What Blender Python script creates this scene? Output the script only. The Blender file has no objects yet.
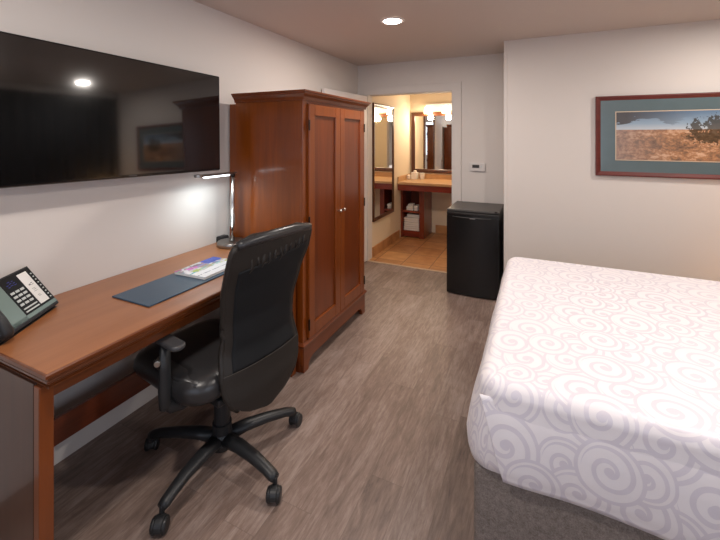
import bpy, bmesh, math, random
from mathutils import Vector, Matrix
random.seed(7)
R = math.radians
PI = math.pi
SC = bpy.context.scene
COL = SC.collection

def s2l(c):
    return tuple(((v/255)/12.92 if v/255 <= .04045 else ((v/255+.055)/1.055)**2.4) for v in c)

# ------------------------------------------------------------------ camera, sky, main lights, exposure
cam_d = bpy.data.cameras.new('camera')
cam_d.sensor_width = 36
cam_d.lens = 381.46*36/720
cam_d.shift_y = -(270-137.44)/720
cam_d.clip_start = .02
cam = bpy.data.objects.new('camera', cam_d)
COL.objects.link(cam)
cam.location = (2.056, 0, 1.539)
cam.rotation_euler = (R(90), 0, R(25.0))
SC.camera = cam
SC.view_settings.view_transform = 'Standard'
SC.view_settings.look = 'None'
SC.view_settings.gamma = 1
SC.view_settings.use_curve_mapping = False
SC.view_settings.exposure = 0.0

wd = bpy.data.worlds.new('sky')
SC.world = wd
wd.use_nodes = True
wd.node_tree.nodes['Background'].inputs[0].default_value = (.62, .74, 1, 1)
wd.node_tree.nodes['Background'].inputs[1].default_value = 1.2

def lamp(name, kind, loc, energy, color, rot=(0, 0, 0), **kw):
    l = bpy.data.lights.new(name, kind)
    l.energy = energy
    l.color = color
    for k, v in kw.items():
        setattr(l, k, v)
    o = bpy.data.objects.new(name, l)
    o.location = loc
    o.rotation_euler = rot
    COL.objects.link(o)
    return o

# daylight arriving at the window in the wall behind the camera
lamp('window_daylight', 'AREA', (2.0, -1.72, 1.5), 16, (.80, .88, 1.0), (R(90), 0, 0), shape='RECTANGLE', size=2.6, size_y=1.3)
lamp('window_daylight', 'AREA', (4.17, -.15, 1.5), 20, (.80, .88, 1.0), (0, R(90), 0), shape='RECTANGLE', size=1.3, size_y=1.9)  # added fill through an unseen right-wall window, brightens the wall under the desk
# recessed ceiling lamps: the same five places get a fixture further down
DOWN = [(1.04, 2.77, 21), (3.45, 2.95, 16), (1.15, .35, 18), (2.75, 1.55, 21)]  # last two are unseen, added to light the room and the bed top
for x, y, e in DOWN:
    lamp('ceiling_lamp_light', 'AREA', (x, y, 2.418), e, (1.0, .92, .85), (0, 0, 0), shape='DISK', size=.13)

# ------------------------------------------------------------------ node helpers
class NT:
    def __init__(s, name):
        s.m = bpy.data.materials.new(name)
        s.m.use_nodes = True
        s.t = s.m.node_tree
        s.n = s.t.nodes
        s.b = s.n['Principled BSDF']
        s.out = s.n['Material Output']
    def new(s, typ, **kw):
        n = s.n.new(typ)
        for k, v in kw.items():
            setattr(n, k, v)
        return n
    def link(s, a, b):
        s.t.links.new(a, b)
    def setv(s, sock, v):
        if hasattr(v, 'links') or isinstance(v, bpy.types.NodeSocket):
            s.link(v, sock)
        else:
            if isinstance(v, tuple) and len(v) == 3 and sock.type == 'RGBA':
                v = (*v, 1)
            sock.default_value = v
    def math(s, op, a, b=0.0, c=None, clamp=False):
        n = s.new('ShaderNodeMath', operation=op, use_clamp=clamp)
        s.setv(n.inputs[0], a)
        s.setv(n.inputs[1], b)
        if c is not None:
            s.setv(n.inputs[2], c)
        return n.outputs[0]
    def mix(s, f, a, b, bt='MIX'):
        n = s.new('ShaderNodeMix', data_type='RGBA', blend_type=bt)
        s.setv(n.inputs[0], f)
        s.setv(n.inputs[6], a)
        s.setv(n.inputs[7], b)
        return n.outputs[2]
    def coords(s, scale=(1, 1, 1), loc=(0, 0, 0), kind='Object', rot=(0, 0, 0)):
        tc = s.new('ShaderNodeTexCoord')
        mp = s.new('ShaderNodeMapping')
        mp.inputs['Scale'].default_value = scale
        mp.inputs['Location'].default_value = loc
        mp.inputs['Rotation'].default_value = rot
        s.link(tc.outputs[kind], mp.inputs[0])
        return mp.outputs[0]
    def noise(s, vec, scale=5, detail=3, rough=.5, dist=0):
        n = s.new('ShaderNodeTexNoise')
        s.link(vec, n.inputs['Vector'])
        n.inputs['Scale'].default_value = scale
        n.inputs['Detail'].default_value = detail
        n.inputs['Roughness'].default_value = rough
        n.inputs['Distortion'].default_value = dist
        return n.outputs['Fac']
    def ramp(s, f, stops, interp='LINEAR'):
        n = s.new('ShaderNodeValToRGB')
        n.color_ramp.interpolation = interp
        el = n.color_ramp.elements
        while len(el) < len(stops):
            el.new(.5)
        for e, (p, c) in zip(el, stops):
            e.position = p
            e.color = (*c, 1)
        s.link(f, n.inputs[0])
        return n.outputs[0]
    def bump(s, h, strength=.2, dist=.01):
        n = s.new('ShaderNodeBump')
        n.inputs['Strength'].default_value = strength
        n.inputs['Distance'].default_value = dist
        s.link(h, n.inputs['Height'])
        s.link(n.outputs[0], s.b.inputs['Normal'])
    def base(s, v):
        s.setv(s.b.inputs['Base Color'], v)
    def p(s, **kw):
        for k, v in kw.items():
            s.setv(s.b.inputs[k.replace('_', ' ')], v)

def plain(name, rgb, rough=.5, metal=0.0, coat=0.0, emit=None, es=0.0, spec=.5, var=.04, bump=0.0, bscale=200):
    t = NT(name)
    c = s2l(rgb)
    n = t.noise(t.coords(), 9, 3)
    t.base(t.mix(n, tuple(v*(1-var) for v in c), tuple(min(1, v*(1+var)) for v in c)))
    t.p(Roughness=rough, Metallic=metal)
    t.b.inputs['Specular IOR Level'].default_value = spec
    if coat:
        t.b.inputs['Coat Weight'].default_value = coat
        t.b.inputs['Coat Roughness'].default_value = .12
    if emit:
        t.b.inputs['Emission Color'].default_value = (*s2l(emit), 1)
        t.b.inputs['Emission Strength'].default_value = es
    if bump:
        t.bump(t.noise(t.coords(), bscale, 4), bump, .002)
    return t.m

def wood(name, axis, dark, light, rough=.3, coat=.5, board=0.0, crough=.12):
    """polished cherry veneer, the grain running along AXIS"""
    t = NT(name)
    sc = [11, 11, 11]
    sc[axis] = .9
    v = t.coords(tuple(sc))
    n1 = t.noise(v, 1.6, 6, .6, .4)
    sc2 = [110, 110, 110]
    sc2[axis] = 3
    n2 = t.noise(t.coords(tuple(sc2)), 1.0, 3, .6)
    f = t.math('ADD', t.math('MULTIPLY', n1, .75), t.math('MULTIPLY', n2, .25))
    col = t.ramp(f, [(.28, s2l(dark)), (.72, s2l(light))])
    if board:
        ax = 0 if axis != 0 else 1
        if board < 0:
            ax = 1
        sx = t.new('ShaderNodeSeparateXYZ')
        t.link(t.coords(), sx.inputs[0])
        idx = t.math('FLOOR', t.math('DIVIDE', sx.outputs[ax], abs(board)))
        wn = t.new('ShaderNodeTexWhiteNoise', noise_dimensions='1D')
        t.link(idx, wn.inputs['W'])
        k = t.math('MULTIPLY_ADD', wn.outputs['Value'], .20, .90)
        hv = t.new('ShaderNodeHueSaturation')
        t.link(col, hv.inputs['Color'])
        t.link(k, hv.inputs['Value'])
        col = hv.outputs[0]
    t.base(col)
    t.p(Roughness=rough)
    t.b.inputs['Coat Weight'].default_value = coat
    t.b.inputs['Coat Roughness'].default_value = crough
    t.bump(n2, .04, .001)
    return t.m

# ------------------------------------------------------------------ mesh helpers
def link(name, me, m, parent=None, smooth=False):
    o = bpy.data.objects.new(name, me)
    COL.objects.link(o)
    if m is not None:
        for mm in (m if isinstance(m, (list, tuple)) else [m]):
            me.materials.append(mm)
    if smooth:
        for p in me.polygons:
            p.use_smooth = True
    if parent is not None:
        o.parent = parent
    return o

def obj(name, bm, m, parent=None, bevel=0.0, seg=2, smooth=False, sub=0, angle=35):
    bmesh.ops.recalc_face_normals(bm, faces=bm.faces)
    me = bpy.data.meshes.new(name)
    bm.to_mesh(me)
    bm.free()
    o = link(name, me, m, parent, smooth)
    if bevel:
        b = o.modifiers.new('bevel', 'BEVEL')
        b.width = bevel
        b.segments = seg
        b.limit_method = 'ANGLE'
        b.angle_limit = R(angle)
    if sub:
        s = o.modifiers.new('sub', 'SUBSURF')
        s.levels = s.render_levels = sub
    return o

def box(bm, x0, x1, y0, y1, z0, z1, mat=None):
    r = bmesh.ops.create_cube(bm, size=1)
    for v in r['verts']:
        v.co = Vector((x0+(v.co.x+.5)*(x1-x0), y0+(v.co.y+.5)*(y1-y0), z0+(v.co.z+.5)*(z1-z0)))
    if mat is not None:
        bmesh.ops.transform(bm, matrix=mat, verts=r['verts'])
    return r['verts']

def BX(*a):
    bm = bmesh.new()
    box(bm, *a)
    return bm

def cyl(bm, p0, p1, r0, r1=None, n=24, cap=True):
    r1 = r0 if r1 is None else r1
    p0, p1 = Vector(p0), Vector(p1)
    d = p1-p0
    q = Vector((0, 0, 1)).rotation_difference(d.normalized()).to_matrix().to_4x4()
    M = Matrix.Translation((p0+p1)/2) @ q
    return bmesh.ops.create_cone(bm, cap_ends=cap, segments=n, radius1=r0, radius2=r1, depth=d.length, matrix=M)['verts']

def lathe(bm, prof, c=(0, 0, 0), n=32):
    rings = []
    for r, z in prof:
        rings.append([bm.verts.new((c[0]+r*math.cos(2*PI*i/n), c[1]+r*math.sin(2*PI*i/n), c[2]+z)) for i in range(n)])
    for a, b in zip(rings, rings[1:]):
        for i in range(n):
            bm.faces.new((a[i], a[(i+1) % n], b[(i+1) % n], b[i]))
    bm.faces.new(rings[0][::-1])
    bm.faces.new(rings[-1])

def tube(bm, pts, rad, n=14, flat=1.0, up=(0, 0, 1)):
    """tube along pts; rad a number or list; flat squashes it along UP"""
    pts = [Vector(p) for p in pts]
    rings = []
    for i, p in enumerate(pts):
        a = pts[max(0, i-1)]
        b = pts[min(len(pts)-1, i+1)]
        t = (b-a).normalized()
        u = Vector(up)
        s = t.cross(u)
        if s.length < 1e-4:
            s = t.cross(Vector((1, 0, 0)))
        s.normalize()
        u = s.cross(t).normalized()
        r = rad[i] if isinstance(rad, (list, tuple)) else rad
        rings.append([bm.verts.new(p+s*r*math.cos(2*PI*k/n)+u*r*flat*math.sin(2*PI*k/n)) for k in range(n)])
    for a, b in zip(rings, rings[1:]):
        for k in range(n):
            bm.faces.new((a[k], a[(k+1) % n], b[(k+1) % n], b[k]))
    bm.faces.new(rings[0][::-1])
    bm.faces.new(rings[-1])

def sweep(bm, path, prof, closed=False, place=lambda a, b, c: (a, b, c)):
    """profile (out, height) swept along a 2-D path with mitred corners; OUT is to the right of travel"""
    n = len(path)
    P = [Vector(p) for p in path]
    rings = []
    for i in range(n):
        if closed or 0 < i < n-1:
            d0 = (P[i]-P[i-1]).normalized()
            d1 = (P[(i+1) % n]-P[i]).normalized()
        elif i == 0:
            d0 = d1 = (P[1]-P[0]).normalized()
        else:
            d0 = d1 = (P[-1]-P[-2]).normalized()
        n0 = Vector((d0.y, -d0.x))
        n1 = Vector((d1.y, -d1.x))
        m = (n0+n1)
        m = m/max(.2, m.dot(n0))
        rings.append([bm.verts.new(place(P[i].x+m.x*o, P[i].y+m.y*o, h)) for o, h in prof])
    k = len(prof)
    rr = list(zip(rings, rings[1:]))
    if closed:
        rr.append((rings[-1], rings[0]))
    for a, b in rr:
        for j in range(k):
            bm.faces.new((a[j], a[(j+1) % k], b[(j+1) % k], b[j]))
    if not closed:
        bm.faces.new(rings[0])
        bm.faces.new(rings[-1][::-1])

def prism(bm, pts, fn, t0, t1):
    """extrude the 2-D polygon PTS between t0 and t1; fn(a, b, t) -> 3-D"""
    A = [bm.verts.new(fn(a, b, t0)) for a, b in pts]
    B = [bm.verts.new(fn(a, b, t1)) for a, b in pts]
    bm.faces.new(A)
    bm.faces.new(B[::-1])
    n = len(pts)
    for i in range(n):
        bm.faces.new((A[i], B[i], B[(i+1) % n], A[(i+1) % n]))

def rrect(x0, x1, y0, y1, r, n=6):
    out = []
    for cx, cy, a0 in ((x1-r, y1-r, 0), (x0+r, y1-r, 90), (x0+r, y0+r, 180), (x1-r, y0+r, 270)):
        for i in range(n+1):
            a = R(a0+90*i/n)
            out.append((cx+r*math.cos(a), cy+r*math.sin(a)))
    return out

def thing(name, label, cat, loc=(0, 0, 0), rotz=0.0, group=None):
    o = bpy.data.objects.new(name, None)
    COL.objects.link(o)
    o.empty_display_size = .1
    o.location = loc
    o.rotation_euler = (0, 0, rotz)
    return tag(o, label, cat, group)

def tag(o, label, cat, group=None):
    o['label'] = label
    o['category'] = cat
    if group:
        o['group'] = group
    return o

def struct(name, bm, m, parent=None, **kw):
    o = obj(name, bm, m, parent, **kw)
    if parent is None:
        o['kind'] = 'structure'
    return o

# ------------------------------------------------------------------ materials
def paint(name, rgb):
    t = NT(name)
    c = s2l(rgb)
    t.base(c)
    t.p(Roughness=.6)
    t.b.inputs['Specular IOR Level'].default_value = .3
    t.bump(t.noise(t.coords(), 160, 3), .05, .002)
    return t.m
M_wall = paint('wall_paint', (220, 213, 207))
M_ceil = paint('ceiling_paint', (206, 194, 186))
M_vwall = paint('vanity_wall_paint', (228, 212, 186))
M_white = plain('white_trim', (228, 222, 220), .35, var=.01)

def floor_mat():
    t = NT('vinyl_planks')
    sx = t.new('ShaderNodeSeparateXYZ')
    t.link(t.coords(), sx.inputs[0])
    X, Y = sx.outputs[0], sx.outputs[1]
    W, L = .152, 1.22
    row = t.math('FLOOR', t.math('DIVIDE', X, W))
    wn = t.new('ShaderNodeTexWhiteNoise', noise_dimensions='1D')
    t.link(row, wn.inputs['W'])
    yy = t.math('ADD', Y, t.math('MULTIPLY', wn.outputs['Value'], L*3.3))
    cell = t.math('FLOOR', t.math('DIVIDE', yy, L))
    cx = t.new('ShaderNodeCombineXYZ')
    t.link(row, cx.inputs[0])
    t.link(cell, cx.inputs[1])
    w2 = t.new('ShaderNodeTexWhiteNoise', noise_dimensions='2D')
    t.link(cx.outputs[0], w2.inputs['Vector'])
    rnd = w2.outputs['Value']
    off = t.new('ShaderNodeVectorMath', operation='MULTIPLY_ADD')
    t.link(w2.outputs['Color'], off.inputs[0])
    off.inputs[1].default_value = (7, 7, 7)
    t.link(t.coords((20, 3.2, 1)), off.inputs[2])
    g1 = t.noise(off.outputs[0], 1.3, 7, .68, 1.1)
    off2 = t.new('ShaderNodeVectorMath', operation='MULTIPLY_ADD')
    t.link(w2.outputs['Color'], off2.inputs[0])
    off2.inputs[1].default_value = (3, 9, 7)
    t.link(t.coords((80, 9, 1)), off2.inputs[2])
    g2 = t.noise(off2.outputs[0], 1.1, 5, .75, .4)
    g3 = t.noise(t.coords((4, 1.6, 1)), 1.8, 4, .6)
    f = t.math('ADD', t.math('MULTIPLY', g1, .40), t.math('MULTIPLY', g2, .34))
    f = t.math('ADD', f, t.math('MULTIPLY', g3, .20))
    f = t.math('ADD', f, t.math('MULTIPLY', t.math('SUBTRACT', rnd, .5), .12))
    col = t.ramp(f, [(.28, s2l((84, 70, 64))), (.46, s2l((130, 110, 100))), (.62, s2l((164, 146, 137)))])
    fx = t.math('FRACT', t.math('DIVIDE', X, W))
    fy = t.math('FRACT', t.math('DIVIDE', yy, L))
    ex = t.math('MINIMUM', fx, t.math('SUBTRACT', 1.0, fx))
    ey = t.math('MINIMUM', fy, t.math('SUBTRACT', 1.0, fy))
    seam = t.math('MAXIMUM', t.math('LESS_THAN', ex, .010), t.math('LESS_THAN', ey, .0014))
    col = t.mix(t.math('MULTIPLY', seam, .22), col, s2l((62, 52, 48)))
    t.base(col)
    t.p(Roughness=.42)
    t.b.inputs['Specular IOR Level'].default_value = .4
    t.bump(g2, .12, .0015)
    return t.m
M_floor = floor_mat()

def tile_mat():
    t = NT('terracotta_tile')
    sx = t.new('ShaderNodeSeparateXYZ')
    t.link(t.coords(loc=(-.21, -.02, 0)), sx.inputs[0])
    S = .345
    fr = []
    ids = []
    for k in (0, 1):
        q = t.math('DIVIDE', sx.outputs[k], S)
        ids.append(t.math('FLOOR', q))
        f = t.math('FRACT', q)
        fr.append(t.math('MINIMUM', f, t.math('SUBTRACT', 1.0, f)))
    c = t.new('ShaderNodeCombineXYZ')
    t.link(ids[0], c.inputs[0])
    t.link(ids[1], c.inputs[1])
    w = t.new('ShaderNodeTexWhiteNoise', noise_dimensions='2D')
    t.link(c.outputs[0], w.inputs['Vector'])
    n = t.noise(t.coords(), 7, 5, .6)
    f = t.math('ADD', t.math('MULTIPLY', n, .7), t.math('MULTIPLY', w.outputs['Value'], .3))
    col = t.ramp(f, [(.3, s2l((168, 112, 66))), (.7, s2l((208, 158, 106)))])
    g = t.math('LESS_THAN', t.math('MINIMUM', fr[0], fr[1]), .014)
    t.base(t.mix(g, col, s2l((120, 82, 56))))
    t.p(Roughness=.35)
    return t.m
M_tile = tile_mat()

ORG_D, ORG_L = (104, 45, 3), (138, 67, 8)
M_wz = wood('cherry_vertical', 2, ORG_D, ORG_L, board=.115)
M_wzp = wood('cherry_panel', 2, (92, 38, 6), (122, 54, 12), board=-.09)
M_wz_plain = wood('cherry_post', 2, (112, 50, 8), (138, 68, 16))
M_wy = wood('cherry_rail_long', 1, (98, 42, 8), (124, 58, 16))
M_wx = wood('cherry_rail_deep', 0, (98, 42, 8), (124, 58, 16))
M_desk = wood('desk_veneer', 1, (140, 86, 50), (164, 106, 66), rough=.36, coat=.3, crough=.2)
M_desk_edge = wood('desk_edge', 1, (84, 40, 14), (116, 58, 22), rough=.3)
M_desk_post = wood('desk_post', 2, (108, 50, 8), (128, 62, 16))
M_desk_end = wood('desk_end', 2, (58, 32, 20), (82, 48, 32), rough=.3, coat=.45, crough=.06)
M_str = wood('desk_stretcher', 1, (84, 34, 16), (124, 56, 28))
M_van = wood('vanity_wood', 2, (92, 30, 14), (140, 56, 28))
M_vanx = wood('vanity_apron', 0, (100, 30, 16), (150, 58, 34))
M_mframe = wood('mirror_frame_wood', 2, (64, 34, 18), (98, 56, 32), coat=.2)
M_counter = plain('beige_laminate', (200, 158, 112), .3, var=.12)
M_black = plain('black_plastic', (34, 35, 37), .42, var=.03, spec=.45)
M_black2 = plain('black_satin', (22, 22, 23), .3)
M_tvb = plain('tv_bezel', (16, 16, 18), .15)
M_screen = plain('tv_glass', (10, 9, 9), .05, spec=1.0, coat=.6)
M_chrome = plain('brushed_nickel', (190, 186, 182), .33, metal=1.0)
M_nick = plain('dark_nickel', (150, 146, 142), .3, metal=1.0)
M_silver = plain('satin_silver', (190, 186, 180), .35, metal=1.0)
M_iron = plain('dark_hinge', (38, 28, 24), .45, metal=.6)
M_led = plain('led_panel', (255, 255, 255), .5, emit=(236, 248, 255), es=6)
M_lens = plain('ceiling_lens', (255, 255, 255), .5, emit=(255, 244, 232), es=22)
M_shade = plain('frosted_shade', (255, 250, 240), .4, emit=(255, 232, 200), es=6)
M_bshade = plain('cream_lamp_shade', (240, 220, 190), .8, emit=(255, 190, 120), es=3)
M_towel = plain('white_terry', (226, 216, 206), .95, bump=.6, bscale=400)
M_paper = plain('white_paper', (236, 234, 230), .6)
M_mat = plain('blue_grey_mat', (92, 108, 112), .3, var=.1, coat=.5)
M_inmat = plain('cream_mat', (206, 184, 160), .5)
M_pframe = wood('mahogany_frame', 0, (82, 26, 22), (112, 40, 32), rough=.55, coat=0)
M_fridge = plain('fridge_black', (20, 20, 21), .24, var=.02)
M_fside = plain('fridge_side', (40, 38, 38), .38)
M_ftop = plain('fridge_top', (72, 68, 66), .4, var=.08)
M_folio = plain('teal_black_leatherette', (48, 72, 92), .34, bump=.3, bscale=300)
M_ink = plain('phone_panel_black', (12, 12, 13), .5, spec=.25)
M_gr = plain('phone_grey_green', (110, 128, 122), .4)
M_keys = plain('phone_keys', (200, 204, 202), .45)
M_thermo = plain('thermostat_white', (216, 210, 206), .4)
M_lcd = plain('lcd_dark', (58, 54, 50), .2)
M_mirror = plain('mirror_glass', (240, 240, 236), .01, metal=1.0, var=0)
M_curt = plain('charcoal_curtain', (34, 36, 40), .95)
M_mesh = plain('mesh_fabric', (17, 19, 22), .7, bump=.5, bscale=500, spec=.3)
M_leather = plain('black_leather', (44, 43, 44), .33, bump=.25, bscale=120, spec=.5)
M_leather2 = plain('black_leather_back', (40, 36, 33), .48, bump=.35, bscale=260, spec=.35)

def glass_mat():
    t = NT('window_glass')
    tr = t.new('ShaderNodeBsdfTransparent')
    gl = t.new('ShaderNodeBsdfGlossy')
    gl.inputs['Roughness'].default_value = .02
    fr = t.new('ShaderNodeFresnel')
    mx = t.new('ShaderNodeMixShader')
    t.link(fr.outputs[0], mx.inputs[0])
    t.link(tr.outputs[0], mx.inputs[1])
    t.link(gl.outputs[0], mx.inputs[2])
    t.link(mx.outputs[0], t.out.inputs[0])
    return t.m
M_glass = glass_mat()

def fabric_base():
    t = NT('grey_woven_fabric')
    n = t.noise(t.coords((1, 1, 1)), 260, 2, .7)
    n2 = t.noise(t.coords(), 60, 3, .6)
    f = t.math('ADD', t.math('MULTIPLY', n, .6), t.math('MULTIPLY', n2, .4))
    t.base(t.ramp(f, [(.35, s2l((104, 94, 88))), (.65, s2l((146, 136, 130)))]))
    t.p(Roughness=.95)
    t.bump(n, .3, .002)
    return t.m
M_basefab = fabric_base()

def coverlet_mat():
    """white coverlet woven with overlapping grey spirals, laid out on the cloth's own UV in metres"""
    t = NT('spiral_coverlet')
    uv = t.new('ShaderNodeUVMap')
    uv.uv_map = 'cloth'
    nz = t.new('ShaderNodeTexNoise')
    t.link(uv.outputs[0], nz.inputs['Vector'])
    nz.inputs['Scale'].default_value = 6
    va = t.new('ShaderNodeVectorMath', operation='MULTIPLY_ADD')
    t.link(nz.outputs['Color'], va.inputs[0])
    va.inputs[1].default_value = (.012, .012, 0)
    t.link(uv.outputs[0], va.inputs[2])
    sx = t.new('ShaderNodeSeparateXYZ')
    t.link(va.outputs[0], sx.inputs[0])
    T = .66
    # one group evaluates one disc over what lies beneath
    g = bpy.data.node_groups.new('spiral_disc', 'ShaderNodeTree')
    for nm in ('U', 'V', 'CX', 'CY', 'Radius', 'Turn', 'Under'):
        g.interface.new_socket(nm, in_out='INPUT', socket_type='NodeSocketFloat')
    g.interface.new_socket('Value', in_out='OUTPUT', socket_type='NodeSocketFloat')
    gi = g.nodes.new('NodeGroupInput')
    go = g.nodes.new('NodeGroupOutput')
    def mt(op, a, b=0.0, c=0.0):
        n = g.nodes.new('ShaderNodeMath')
        n.operation = op
        for i, v in enumerate((a, b, c)):
            if isinstance(v, bpy.types.NodeSocket):
                g.links.new(v, n.inputs[i])
            else:
                n.inputs[i].default_value = v
        return n.outputs[0]
    dx = mt('WRAP', mt('SUBTRACT', gi.outputs['U'], gi.outputs['CX']), T/2, -T/2)
    dy = mt('WRAP', mt('SUBTRACT', gi.outputs['V'], gi.outputs['CY']), T/2, -T/2)
    r = mt('SQRT', mt('ADD', mt('MULTIPLY', dx, dx), mt('MULTIPLY', dy, dy)))
    th = mt('DIVIDE', mt('ARCTAN2', dy, dx), 2*PI)
    rn = mt('DIVIDE', r, gi.outputs['Radius'])
    pitch = 1/2.3
    ph = mt('FRACT', mt('ADD', mt('ADD', mt('DIVIDE', rn, pitch), mt('MULTIPLY', th, gi.outputs['Turn'])), 4.0))
    tri = mt('ABSOLUTE', mt('SUBTRACT', ph, .5))
    line = mt('LESS_THAN', tri, .165)
    dot = mt('LESS_THAN', rn, .15)
    rim = mt('GREATER_THAN', rn, .885)
    inner = mt('MULTIPLY', line, mt('LESS_THAN', rn, .80))
    val = mt('MAXIMUM', mt('MAXIMUM', inner, dot), rim)
    ins = mt('LESS_THAN', rn, 1.0)
    outv = mt('ADD', mt('MULTIPLY', ins, val), mt('MULTIPLY', mt('SUBTRACT', 1.0, ins), gi.outputs['Under']))
    g.links.new(outv, go.inputs[0])
    rnd = random.Random(3)
    discs = []
    for i in range(5):
        for j in range(5):
            cx = (i+.5*(j % 2)+rnd.uniform(-.24, .24))*T/5
            cy = (j+rnd.uniform(-.24, .24))*T/5
            discs.append((cx % T, cy % T, rnd.uniform(.076, .108), rnd.choice((-1, 1))))
    rnd.shuffle(discs)
    cur = 0.0
    for cx, cy, rad, turn in discs:
        n = t.new('ShaderNodeGroup')
        n.node_tree = g
        t.link(sx.outputs[0], n.inputs['U'])
        t.link(sx.outputs[1], n.inputs['V'])
        n.inputs['CX'].default_value = cx
        n.inputs['CY'].default_value = cy
        n.inputs['Radius'].default_value = rad
        n.inputs['Turn'].default_value = turn
        if isinstance(cur, float):
            n.inputs['Under'].default_value = cur
        else:
            t.link(cur, n.inputs['Under'])
        cur = n.outputs[0]
    t.base(t.mix(cur, s2l((240, 235, 238)), s2l((222, 216, 225))))
    t.p(Roughness=t.math('MULTIPLY_ADD', cur, -.34, .80), Specular_IOR_Level=t.math('MULTIPLY_ADD', cur, .8, .2))
    t.b.inputs['Sheen Weight'].default_value = .2
    mp = t.new('ShaderNodeMapping')
    t.link(uv.outputs[0], mp.inputs[0])
    t.bump(t.noise(mp.outputs[0], 45, 3), .12, .002)
    return t.m
M_cover = coverlet_mat()

def art_mat():
    """dry orange grassland under a blue evening sky with a dark shrub"""
    t = NT('landscape_print')
    sx = t.new('ShaderNodeSeparateXYZ')
    t.link(t.coords(), sx.inputs[0])
    X, Z = sx.outputs[0], sx.outputs[2]      # metres from the lower left corner of the print
    v = t.math('DIVIDE', Z, .40)
    sky = t.ramp(v, [(.58, s2l((204, 208, 212))), (.74, s2l((150, 170, 188))), (1.0, s2l((92, 118, 146)))])
    cl = t.noise(t.coords((2.2, 1, 9)), 1.6, 5, .6)
    hi = t.math('MULTIPLY', t.math('SUBTRACT', v, .66), 3.2, clamp=True)
    lf = t.math('SUBTRACT', 1.15, t.math('MULTIPLY', X, 2.1), clamp=True)
    cm = t.math('MULTIPLY', t.math('GREATER_THAN', t.math('ADD', cl, t.math('MULTIPLY', hi, .32)), .60), lf, clamp=True)
    sky = t.mix(cm, sky, s2l((84, 82, 84)))
    g1 = t.noise(t.coords((1, 1, 1.6)), 26, 6, .7)
    g2 = t.noise(t.coords((1, 1, 2)), 6, 3, .6)
    gf = t.math('ADD', t.math('MULTIPLY', g1, .6), t.math('MULTIPLY', g2, .4))
    grass = t.ramp(gf, [(.36, s2l((92, 74, 62))), (.45, s2l((134, 104, 84))), (.52, s2l((176, 128, 92))), (.60, s2l((214, 176, 146)))])
    grey = t.math('MULTIPLY', t.math('SUBTRACT', .40, X), 2.4, clamp=True)
    grass = t.mix(t.math('MULTIPLY', grey, .75), grass, t.mix(g1, s2l((92, 84, 84)), s2l((196, 170, 158))))
    hz = t.math('ADD', v, t.math('MULTIPLY', t.math('SUBTRACT', g2, .5), .02))
    col = t.mix(t.math('GREATER_THAN', hz, .615), grass, sky)
    # the shrub: two clumps whose outline is broken up by noise
    tn = t.noise(t.coords(), 34, 5, .7)
    m = None
    for cx, cz, rx, rz in ((.515, .265, .050, .070), (.64, .275, .085, .085), (.61, .19, .17, .065)):
        a = t.math('DIVIDE', t.math('SUBTRACT', X, cx), rx)
        b = t.math('DIVIDE', t.math('SUBTRACT', Z, cz), rz)
        d = t.math('SQRT', t.math('ADD', t.math('MULTIPLY', a, a), t.math('MULTIPLY', b, b)))
        k = t.math('LESS_THAN', t.math('ADD', d, t.math('MULTIPLY', t.math('SUBTRACT', tn, .5), 3.4)), .8)
        m = k if m is None else t.math('MAXIMUM', m, k)
    col = t.mix(t.math('MULTIPLY', m, .85), col, t.mix(tn, s2l((42, 42, 34)), s2l((88, 70, 48))))
    t.base(col)
    t.p(Roughness=.25)
    t.b.inputs['Coat Weight'].default_value = .6
    return t.m

# ------------------------------------------------------------------ the room
H = 2.44
DY, EY, RX, BY = 4.343, 3.796, 4.05, -1.6
struct('floor', BX(-.1, RX+.1, BY-.1, DY+.03, -.06, 0), M_floor)
struct('ceiling', BX(-.1, RX+.1, BY-.1, 6.3, H, H+.08), M_ceil)
struct('wall_left', BX(-.1, 0, BY-.1, DY+.13, 0, H), M_wall)
bm = bmesh.new()                                   # far wall with the vanity doorway
box(bm, 0, .13, DY, DY+.13, 0, H)
box(bm, 1.178, 1.77, DY, DY+.13, 0, H)
box(bm, .13, 1.178, DY, DY+.13, 2.068, H)
struct('wall_far', bm, M_wall)
struct('wall_picture', BX(1.77, RX+.1, EY, DY+.13, 0, H), M_wall)
bm = bmesh.new()
for b in ((-.0+BY-.1, -1.1, 0, H), (.8, EY, 0, H), (-1.1, .8, 0, .85), (-1.1, .8, 2.15, H)):
    box(bm, RX, RX+.1, b[0], b[1], b[2], b[3])
struct('wall_right', bm, M_wall)
bm = bmesh.new()
for b in ((-.1, .7, 0, H), (3.3, RX+.1, 0, H), (.7, 3.3, 0, .85), (.7, 3.3, 2.15, H)):
    box(bm, b[0], b[1], BY-.1, BY, b[2], b[3])
struct('wall_back', bm, M_wall)
wf = bmesh.new()
for b in ((.7, .75, .85, 2.15), (3.25, 3.3, .85, 2.15), (.7, 3.3, .85, .9), (.7, 3.3, 2.1, 2.15), (1.975, 2.025, .85, 2.15)):
    box(wf, b[0], b[1], BY-.08, BY-.02, b[2], b[3])
w = struct('window_1', wf, M_white)
obj('window_pane', BX(.75, 3.25, BY-.055, BY-.05, .9, 2.1), M_glass, w)

wf = bmesh.new()
for b in ((-1.1, -1.05, .85, 2.15), (.75, .8, .85, 2.15), (-1.1, .8, .85, .9), (-1.1, .8, 2.1, 2.15), (-.175, -.125, .85, 2.15)):
    box(wf, RX+.02, RX+.08, b[0], b[1], b[2], b[3])
w = struct('added_window_2', wf, M_white)  # added window, out of view, an opening for the extra side daylight
obj('window_pane', BX(RX+.05, RX+.055, -1.05, .75, .9, 2.1), M_glass, w)

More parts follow.
